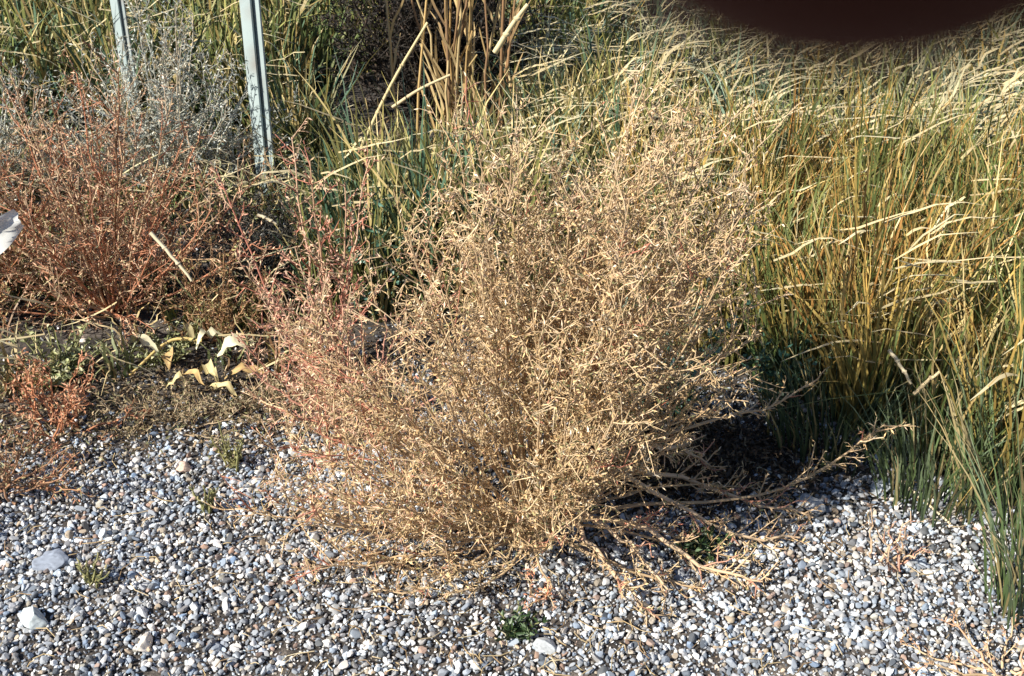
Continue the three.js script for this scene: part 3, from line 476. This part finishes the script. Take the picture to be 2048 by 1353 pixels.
{ // near-black leaf bits painting shade into the hollow under the bush, right side
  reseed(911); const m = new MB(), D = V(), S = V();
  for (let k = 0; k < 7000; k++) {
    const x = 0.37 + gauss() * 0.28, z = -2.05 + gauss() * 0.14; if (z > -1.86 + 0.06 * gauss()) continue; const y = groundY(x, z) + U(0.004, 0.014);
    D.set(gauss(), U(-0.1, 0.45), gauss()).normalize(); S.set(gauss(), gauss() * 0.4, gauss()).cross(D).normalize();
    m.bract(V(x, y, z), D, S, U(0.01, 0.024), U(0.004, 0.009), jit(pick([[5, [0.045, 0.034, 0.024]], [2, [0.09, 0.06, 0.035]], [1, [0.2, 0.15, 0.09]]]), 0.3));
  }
  tag(m.build('litter_and_shade', M.dry, scene), 'dark leaf bits painting in the shade on the ground under the right side of the bush', 'leaf litter', null, 'stuff');
}

// ---------------------------------------------------------------- the photographer's finger in front of the lens, with an unseen camera added to shade it
{
  camera.updateMatrixWorld(true);
  const g = new THREE.Group(); g.name = 'person'; g.position.copy(camera.position); g.quaternion.copy(camera.quaternion); scene.add(g);
  tag(g, 'blurred dark fingertip of the person taking the picture, over the upper right corner', 'person');
  // finger: rings along a bent centre line from the tip up over the top of the camera to the knuckle
  const tipC = V(0.00845, 0.01490, -0.0270), cl = new THREE.CatmullRomCurve3([tipC, V(0.0135, 0.0225, -0.0272), V(0.021, 0.034, -0.0268), V(0.03, 0.046, -0.022), V(0.042, 0.053, -0.008), V(0.056, 0.051, 0.012), V(0.07, 0.043, 0.028)]);
  const P = [], I = [], n = 24, K = 60; let first;
  const fr = cl.computeFrenetFrames(K);
  const rad = t => 0.0088 * (1 + 0.05 * Math.exp(-Math.pow((t - 0.3) / 0.05, 2)) + 0.09 * Math.exp(-Math.pow((t - 0.62) / 0.06, 2)) + 0.25 * t * t);
  for (let c = 0; c < 10; c++) { const a = (1 - c / 10) * Math.PI / 2, cc = tipC.clone().addScaledVector(fr.tangents[0], -Math.sin(a) * rad(0)); for (let s = 0; s < n; s++) { const q = s / n * 6.2832, r = Math.cos(a) * rad(0) + 1e-5; const v = cc.clone().addScaledVector(fr.normals[0], Math.cos(q) * r).addScaledVector(fr.binormals[0], Math.sin(q) * r); P.push(v.x, v.y, v.z); } }
  for (let k = 0; k <= K; k++) { const t = k / K, cc = cl.getPointAt(t); for (let s = 0; s < n; s++) { const q = s / n * 6.2832, r = rad(t) * (1 + 0.012 * noise(q * 2, t * 40)); const v = cc.clone().addScaledVector(fr.normals[k], Math.cos(q) * r).addScaledVector(fr.binormals[k], Math.sin(q) * r); P.push(v.x, v.y, v.z); } }
  const rows = 10 + K + 1; for (let j = 0; j < rows - 1; j++) for (let s = 0; s < n; s++) { const a = j * n + s, b = j * n + (s + 1) % n, c = a + n, d = b + n; I.push(a, b, c, b, d, c); }
  const fg = new THREE.BufferGeometry(); fg.setAttribute('position', new THREE.Float32BufferAttribute(P, 3)); fg.setIndex(I); fg.computeVertexNormals();
  const skin = new THREE.MeshStandardMaterial({ color: new THREE.Color().setRGB(0.14, 0.032, 0.024), roughness: 0.6, side: THREE.DoubleSide });
  const f = new THREE.Mesh(fg, skin); f.name = 'finger'; f.castShadow = f.receiveShadow = true; g.add(f);
  const nail = new THREE.SphereGeometry(1, 20, 14); nail.scale(0.0055, 0.0072, 0.0014); const nm = new THREE.Mesh(nail, new THREE.MeshStandardMaterial({ color: new THREE.Color().setRGB(0.17, 0.06, 0.05), roughness: 0.4 })); nm.name = 'fingernail'; nm.position.copy(tipC).add(V(0.002, 0.003, -0.0084)); nm.rotation.z = -0.6; nm.castShadow = true; g.add(nm);
  // unseen camera added to shade the finger: case with a short lens barrel round the viewpoint, open in front
  const ring = (ri, ro, z0, z1) => new THREE.LatheGeometry([[ri, z0], [ri, z1 - 0.0006], [ri + 0.0006, z1], [ro - 0.0008, z1], [ro, z1 - 0.0008], [ro, z0]].map(q => new THREE.Vector2(...q)), 40).rotateX(-Math.PI / 2);
  const face = new THREE.Shape(), cw = 0.052, ch = 0.036; face.moveTo(-cw + 0.008, -ch); face.lineTo(cw, -ch); face.quadraticCurveTo(cw + 0.012, -ch, cw + 0.012, -ch + 0.012); face.lineTo(cw + 0.012, ch - 0.012); face.quadraticCurveTo(cw + 0.012, ch, cw, ch); face.lineTo(-cw + 0.008, ch); face.quadraticCurveTo(-cw, ch, -cw, ch - 0.008); face.lineTo(-cw, -ch + 0.008); face.quadraticCurveTo(-cw, -ch, -cw + 0.008, -ch);
  const hole = new THREE.Path(); hole.absarc(0, 0, 0.0125, 0, Math.PI * 2, true); face.holes.push(hole);
  const shell = new THREE.ExtrudeGeometry(face, { depth: 0.03, bevelEnabled: true, bevelSize: 0.0015, bevelThickness: 0.0015, bevelSegments: 2, curveSegments: 24 }); shell.translate(0, 0, -0.006);
  const parts = [shell.index ? shell.toNonIndexed() : shell, ring(0.0122, 0.0165, -0.02, 0.0145).toNonIndexed(), new THREE.CircleGeometry(0.0135, 32).translate(0, 0, 0.012).toNonIndexed()]; parts.forEach(q => q.deleteAttribute('uv'));
  const bm = new THREE.Mesh(mergeGeometries(parts), new THREE.MeshStandardMaterial({ color: new THREE.Color().setRGB(0.02, 0.02, 0.02), roughness: 0.6, side: THREE.DoubleSide })); bm.name = 'added_shade_camera'; bm.castShadow = true; g.add(bm);
  f.receiveShadow = true;
}
renderer.render(scene, camera);
